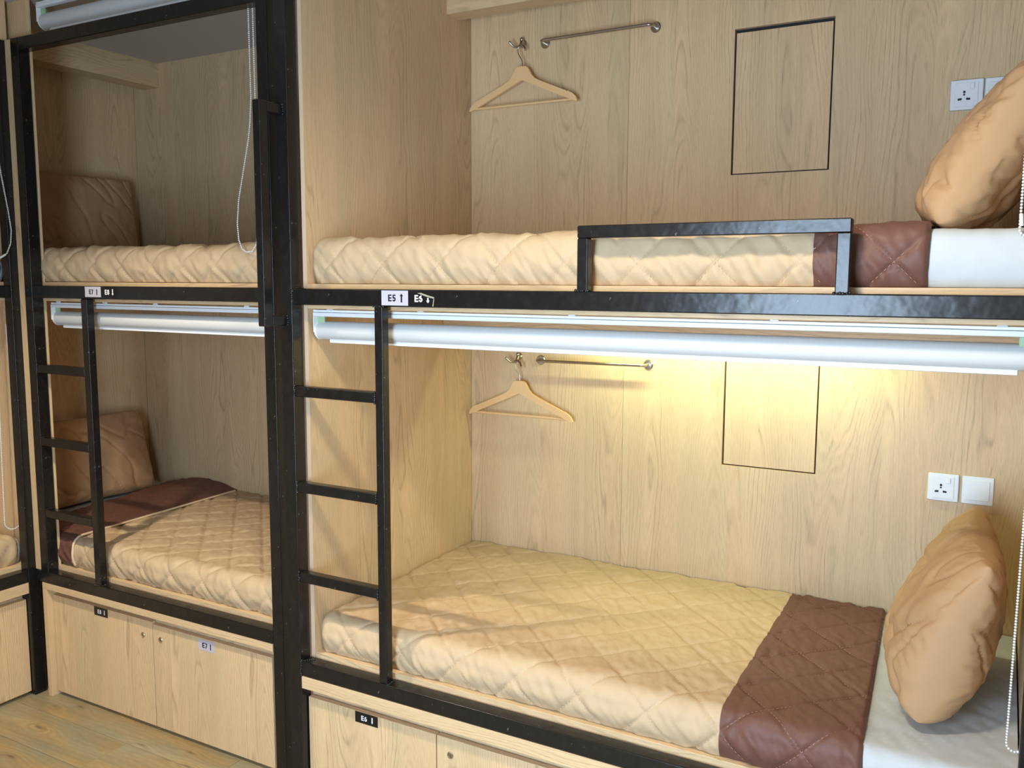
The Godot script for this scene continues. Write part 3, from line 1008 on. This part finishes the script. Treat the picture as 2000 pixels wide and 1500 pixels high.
func bed(where: String, x0: float, x1: float, zb: float, zf: float, yb: float, yt: float, xs: float, xe: float, sd: int, skew: float, skew1: float) -> void:
	var t := thing("mattress", "mattress in a white fitted sheet on the " + where, "mattress", V((x0 + x1) * 0.5, yb, (zb + zf) * 0.5))
	part(t, "fitted_sheet", soft_sheet(x0 + 0.04, x1, zb, zf - 0.008, yb, yt - 0.010, 0.04, sd + 20), M.sheet)
	part(t, "core", MB.new().box(V(x0 + 0.02, yb, zb + 0.01), V(x1 - 0.01, yt - 0.03, zf - 0.03), 0.02), M.sheet)
	t = thing("quilt", "beige diamond-stitched quilt with a brown band on the " + where, "quilt", V((x0 + xe) * 0.5, yb, (zb + zf) * 0.5))
	var o := {"round0": 0.035, "skew": skew, "shift": 0.05 * (sd % 7), "step": 0.006}
	var be := part(t, "beige_panel", quilt_piece(x0, xs, zb, zf, yb, yt, 0.045, sd, o), M.beige)
	stuff(part(be, "stitching", quilt_thread(x0 + 0.04, xs, zb, zf, yb, yt, 0.045, o, 0.0006), M.thread_pale))
	o = {"skew": skew, "skew1": skew1, "shift": 0.05 * (sd % 7), "round1": 0.012, "step": 0.006, "puff": 0.007, "hem": xs + 0.036}
	var br := part(t, "brown_band", quilt_piece(xs - 0.004, xe, zb, zf + 0.001, yb, yt + 0.001, 0.045, sd, o), M.brown)
	stuff(part(br, "stitching", quilt_thread(xs, xe, zb, zf + 0.001, yb, yt + 0.001, 0.045, o, 0.0009), M.thread))

# ------------------------------------------------------------------ bunk B: the one set back on the left
const BZ := -0.139
const BB := -1.16
const BL := -2.10
const BR := -0.125

func build_bunk_b() -> void:
	var w := 0.049
	var t := thing("bunk_bed", "shaded oak bunk set back in a black steel frame, stickers E7 and E8", "bunk bed", V(-1.1, FLOOR, -0.65))
	part(t, "side_panel", MB.new().g(1, 0.11, 0.12).box(V(BL - 0.016, FLOOR, BB), V(BL, CEIL, -0.215), 0.001), M.oak)
	part(t, "side_panel", MB.new().g(1, 0.5, 0.12).box(V(BR, FLOOR, BB), V(BR + 0.016, CEIL, BZ - w - 0.002), 0.001), M.oak)
	part(t, "front_jamb", MB.new().g(1, 0.3, 0.1).box(V(-1.66, FLOOR, -0.201), V(-1.4758, CEIL, -0.192), 0.001), M.oak)
	part(t, "filler_strip", MB.new().g(1, 0.9, 0.1).box(V(-1.569, 0.2272, -0.19), V(-1.5245, 2.39, -0.146), 0.001), M.oak)
	part(t, "front_jamb", MB.new().g(1, 0.6, 0.1).box(V(-0.222, FLOOR, -0.214), V(BR, CEIL, -0.192), 0.001), M.oak)
	for k in 2:
		part(t, "back_panel", MB.new().g(1, 0.07 + 0.4 * k, 0.1).box(V([BL, -1.15][k], 0.16, BB - 0.016), V([-1.1506, BR][k], CEIL, BB), 0.0006), M.oak)
	part(t, "bed_board", MB.new().g(0, 0.2, 0.0).box(V(BL, 1.36, BB), V(BR, 1.437, BZ - w - 0.003), 0.0015), M.oak)
	part(t, "bed_board", MB.new().g(0, 0.6, 0.0).box(V(BL, 0.17, BB), V(BR, 0.243, BZ - w - 0.003), 0.0015), M.oak)
	part(t, "pelmet", MB.new().g(2, 0.1, 0.5).box(V(-2.02, 2.428, BB), V(-1.905, CEIL, -0.216), 0.001), M.oak)
	part(t, "fascia", MB.new().g(0, 0.3, 0.7).box(V(-1.522, 0.150, BZ - w), V(-0.212, 0.1775, BZ - 0.001), 0.001), M.oak)
	part(t, "fascia", MB.new().g(1, 0.3, 0.7).box(V(-1.522, FLOOR, BZ - w), V(-1.497, 0.150, BZ - 0.001), 0.001), M.oak)
	
	tube_part(t, "post", V(-1.524, 0.178, BZ - w), V(-1.475, 2.39, BZ))
	tube_part(t, "post", V(-0.2095, FLOOR, BZ - w), V(-0.1605, CEIL, BZ))
	tube_part(t, "upper_beam", V(-1.475, 1.3731, BZ - w), V(-0.2095, 1.4228, BZ - 0.0005))
	tube_part(t, "lower_rail", V(-1.56, 0.1778, BZ - w), V(-0.2095, 0.2271, BZ - 0.0005))
	tube_part(t, "top_rail", V(-1.475, 2.341, BZ - w), V(-0.2095, 2.39, BZ - 0.0005))
	tube_part(t, "ladder_stringer", V(-1.172, 0.2271, BZ - 0.034), V(-1.135, 1.3731, BZ - 0.001))
	for y in [1.068, 0.766, 0.463]:
		tube_part(t, "rung", V(-1.475, y, BZ - 0.034), V(-1.172, y + 0.035, BZ - 0.002))
		weld(t, V(-1.474, y + 0.034, BZ - 0.004), V(-1.474, y + 0.034, BZ - 0.03), int(y * 90))
	weld(t, V(-1.134, 0.2275, BZ - 0.002), V(-1.13, 0.2275, BZ - 0.03), 31)
	weld(t, V(-1.172, 0.226, BZ - 0.001), V(-1.14, 0.226, BZ - 0.001), 32)
	weld(t, V(-0.2105, 0.2275, BZ - 0.002), V(-0.2105, 0.2275, BZ - 0.04), 33)
	sticker(t, V(-1.139, 1.381, BZ - 0.0005), Vector2(0.094, 0.0395), "E7", true, false, false)
	sticker(t, V(-1.044, 1.380, BZ - 0.0005), Vector2(0.090, 0.0405), "E8", false, true, true)
	for i in 2:
		var x0: float = [-1.497, -0.873][i]
		var x1: float = [-0.873, -0.222][i]
		t = thing("storage_locker", ["oak locker under the far bunk with black E8 sticker", "oak locker under the far bunk with pale E7 sticker"][i], "locker", V((x0 + x1) * 0.5, FLOOR, -0.4))
		part(t, "body", MB.new().g(0, 0.2, 0.15).box(V(x0, FLOOR, -0.7), V(x1, 0.168, BZ - w - 0.001), 0.0005), M.oak)
		part(t, "door", MB.new().g(1, 0.05 + 0.48 * i, 0.12).box(V(x0 + 0.002, FLOOR + 0.016, BZ - 0.047), V(x1 - 0.002 - 0.018 * i, 0.120 - 0.008 * i, BZ - 0.028), 0.0015), M.oak)
		lock_part(t, V([-0.928, -0.827][i], 0.057, BZ - 0.028))
		if i == 0:
			sticker(t, V(-1.224, 0.083, BZ - 0.028), Vector2(0.085, 0.0365), "E8", false, true, false)
		else:
			sticker(t, V(-0.616, 0.064, BZ - 0.028), Vector2(0.085, 0.042), "E7", true, false, false)
	var b := roller_blind("white roller blind rolled up under the upper bed of E8", -1.455, -0.225, 1.354, BZ - w - 0.014, 0.029, 0.04, [-1.41, -1.12, -0.83, -0.36])
	b = roller_blind("white roller blind at the ceiling over the upper bed of E7", -1.452, -0.225, 2.535, BZ - w - 0.02, 0.032, 0.04, [-1.40, -1.0])
	var p := [V(-0.282, 2.46, -0.183), V(-0.281, 2.058, -0.183), V(-0.288, 1.98, -0.183), V(-0.298, 1.92, -0.183), V(-0.325, 1.82, -0.183), V(-0.352, 1.72, -0.183), V(-0.362, 1.64, -0.183), V(-0.357, 1.585, -0.183), V(-0.343, 1.555, -0.183), V(-0.322, 1.543, -0.183), V(-0.295, 1.545, -0.183), V(-0.275, 1.57, -0.183), V(-0.262, 1.65, -0.183), V(-0.262, 2.46, -0.183)]
	stuff(part(b, "pull_chain", beads(p), M.bead, "white bead chain loop"))
	# beds
	var zf := BZ - 0.062
	t = thing("mattress", "mattress in a white fitted sheet on the lower bed E8", "mattress", V(-1.1, 0.244, -0.65))
	part(t, "fitted_sheet", soft_sheet(BL + 0.006, BR - 0.006, BB + 0.004, zf - 0.008, 0.244, 0.352, 0.04, 91), M.sheet)
	t = thing("quilt", "beige quilt with a folded brown border on the lower bed E8", "quilt", V(-0.9, 0.244, -0.65))
	var o := {"skew": -0.05, "shift": 0.03, "step": 0.007, "pitch": 0.17, "puff": 0.009}
	var be := part(t, "beige_panel", quilt_piece(-1.400, BR - 0.006, BB + 0.004, zf, 0.244, 0.362, 0.045, 92, o), M.beige)
	stuff(part(be, "stitching", quilt_thread(-1.39, BR - 0.02, BB + 0.004, zf, 0.244, 0.362, 0.045, o, 0.0006), M.thread_pale))
	o = {"skew": -0.17, "skew1": -0.05, "shift": 0.11, "step": 0.009, "puff": 0.004, "wrinkle": 1.2, "lump": 0.035}
	part(t, "brown_border", quilt_piece(-1.74, -1.385, BB + 0.004, zf + 0.004, 0.248, 0.372, 0.045, 93, o), M.brown)
	var pipe := []
	for i in 60:
		var q := bed_point(0.01 + i * 0.0175, 0.248, 0.372, zf + 0.004, 0.045)
		var p3: Vector3 = q[0] + q[1] * 0.004
		p3.x = -1.383 - 0.05 * (0.01 + i * 0.0175 - 0.124)
		pipe.append(p3)
	part(t, "piping", MB.new().tube(pipe, 0.005, 8), M.thread_pale)
	pillow("pillow", "shaded caramel pillow at the head of the lower bed E8", V(-1.965, 0.565, -0.72), V(0.03, 0, -1), V(-0.26, 1, 0), V(0.64, 0.44, 0.16), 63, {"sag": 0.3})
	t = thing("mattress", "mattress in a white fitted sheet on the upper bed E7", "mattress", V(-1.1, 1.438, -0.65))
	part(t, "fitted_sheet", soft_sheet(BL + 0.006, BR - 0.006, BB + 0.004, zf - 0.01, 1.438, 1.555, 0.04, 95), M.sheet)
	t = thing("quilt", "crumpled beige quilt covering the upper bed E7", "quilt", V(-1.1, 1.438, -0.65))
	o = {"shift": 0.07, "step": 0.008, "pitch": 0.17, "puff": 0.011, "wrinkle": 1.15}
	part(t, "beige_panel", quilt_piece(BL + 0.006, BR - 0.006, BB + 0.004, zf, 1.439, 1.566, 0.05, 96, o), M.beige)
	pillow("pillow", "shaded caramel pillow against the wall on the upper bed E7", V(-2.0, 1.765, -0.72), V(0.0, 0, -1), V(-0.12, 1, 0), V(0.68, 0.40, 0.14), 64, {"sag": 0.2})

# ------------------------------------------------------------------ bunk C: the corner bunk at the left edge, running towards the viewer
func build_bunk_c() -> void:
	var w := 0.05
	var cx := -1.57
	var z0 := -0.165
	var z1 := 1.86
	var t := thing("bunk_bed", "corner bunk cut off by the left edge, black frame and oak panels", "bunk bed", V(-2.1, FLOOR, 0.85))
	part(t, "side_panel", MB.new().g(1, 0.6, 0.12).box(V(-2.62, FLOOR, -0.19), V(-1.6605, CEIL, -0.172), 0.001), M.oak)
	part(t, "side_panel", MB.new().g(1, 0.2, 0.2).box(V(-2.62, FLOOR, z1 + 0.001), V(-1.575, CEIL, z1 + 0.017), 0.001), M.oak)
	part(t, "back_panel", MB.new().g(1, 0.2, 0.2).box(V(-2.64, FLOOR, -0.17), V(-2.62, CEIL, z1), 0.001), M.oak)
	part(t, "bed_board", MB.new().g(2, 0.2, 0.1).box(V(-2.62, 1.36, -0.171), V(cx - w - 0.003, 1.437, z1), 0.0015), M.oak)
	part(t, "bed_board", MB.new().g(2, 0.6, 0.3).box(V(-2.62, 0.17, -0.171), V(cx - w - 0.003, 0.243, z1), 0.0015), M.oak)
	part(t, "fascia", MB.new().g(2, 0.3, 0.2).box(V(cx - w, 0.128, z0 + w + 0.003), V(cx - 0.001, 0.1745, z1 - w), 0.001), M.oak)
	part(t, "header_panel", MB.new().g(1, 0.5, 0.1).box(V(cx - 0.03, 2.391, z0), V(cx - 0.012, CEIL, z1), 0.001), M.oak)
	
	tube_part(t, "post", V(cx - w, FLOOR, z0), V(cx, 2.39, z0 + 0.053))
	tube_part(t, "post", V(cx - w, FLOOR, z1 - w), V(cx, 2.39, z1))
	tube_part(t, "upper_beam", V(cx - w, 1.3731, z0 + 0.053), V(cx - 0.0005, 1.4228, z1 - w))
	tube_part(t, "lower_rail", V(cx - w, 0.175, z0 + 0.053), V(cx - 0.0005, 0.225, z1 - w))
	tube_part(t, "top_rail", V(cx - w, 2.341, z0 + 0.053), V(cx - 0.0005, 2.39, z1 - w))
	for i in 3:
		var za: float = [-0.112, 0.55, 1.18][i]
		var zc: float = [0.548, 1.178, 1.81][i]
		t = thing("storage_locker", ["oak locker under the corner bunk beside the black corner post", "middle oak locker under the corner bunk", "oak locker under the near end of the corner bunk"][i], "locker", V(cx - 0.3, FLOOR, (za + zc) * 0.5))
		part(t, "body", MB.new().g(2, 0.2, 0.15).box(V(-2.2, FLOOR, za), V(cx - w - 0.001, 0.168, zc), 0.0005), M.oak)
		part(t, "door", MB.new().g(1, 0.25 + 0.3 * i, 0.12).box(V(cx - 0.045, FLOOR + 0.016, za + 0.002), V(cx - 0.022, 0.098, zc - 0.002), 0.0015), M.oak)
	# bedding, laid along z
	for k in 2:
		var yb: float = [0.244, 1.438][k]
		t = thing("mattress", ["mattress in a white sheet on the lower bed of the corner bunk", "mattress in a white sheet on the upper bed of the corner bunk"][k], "mattress", V(-2.1, yb, 0.85))
		part(t, "fitted_sheet", turned(quilt_piece(-0.150, z1 - 0.02, -2.615, cx - 0.082, yb, yb + 0.105, 0.04, 97 + k, {"puff": 0.0, "wrinkle": 0.6, "round0": 0.03, "step": 0.015})), M.sheet)
		t = thing("quilt", ["beige quilt on the lower bed of the corner bunk", "beige quilt on the upper bed of the corner bunk"][k], "quilt", V(-2.1, yb, 0.85))
		part(t, "beige_panel", turned(quilt_piece(-0.135, 1.3, -2.61, cx - 0.070, yb, yb + 0.12, 0.045, 98 + k, {"round0": 0.05, "step": 0.012})), M.beige)
	# blinds, out of frame but for the chains
	for k in 2:
		var y: float = [1.29, 2.47][k]
		t = thing("roller_blind", ["rolled blind of the corner bunk's lower bed, with bead chain", "rolled blind of the corner bunk's upper bed, with bead chain"][k], "blind", V(cx - 0.09, y, 0.85))
		part(t, "fabric_roll", MB.new().tube([V(cx - 0.095, y, -0.02), V(cx - 0.095, y, z1 - 0.06)], 0.029, 24), M.blind)
		part(t, "headrail", MB.new().box(V(cx - 0.085, y + 0.045, -0.03), V(cx - 0.06, y + 0.066, z1 - 0.055), 0.002), M.white)
		stuff(part(t, "pull_chain", beads(loop(V(cx - 0.085, y - 0.03, -0.112), 0.395, V(0, 0, 0.036)) if k == 0 else [V(cx + 0.02, 2.46, -0.03), V(cx + 0.02, 1.862, -0.088), V(cx + 0.02, 1.72, -0.108), V(cx + 0.02, 1.643, -0.116), V(cx + 0.02, 1.59, -0.110), V(cx + 0.02, 1.55, -0.092), V(cx + 0.02, 1.534, -0.068), V(cx + 0.02, 1.55, -0.03), V(cx + 0.02, 1.65, 0.0), V(cx + 0.02, 2.46, 0.0)]), M.bead, "white bead chain loop"))
		if k == 1:
			part(t, "chain_joiner", MB.new().tube([V(cx + 0.02, 1.545, -0.085), V(cx + 0.02, 1.532, -0.062)], 0.0045, 8), M.bead)

# lays a piece that was built along x along z instead (x becomes z, z becomes x)
func turned(mb: MB) -> MB:
	for i in mb.v.size():
		var p := mb.v[i]
		mb.v[i] = V(p.z, p.y, p.x)
		p = mb.n[i]
		mb.n[i] = V(p.z, p.y, p.x)
	for i in range(0, mb.ix.size(), 3):
		var k := mb.ix[i + 1]
		mb.ix[i + 1] = mb.ix[i + 2]
		mb.ix[i + 2] = k
	return mb
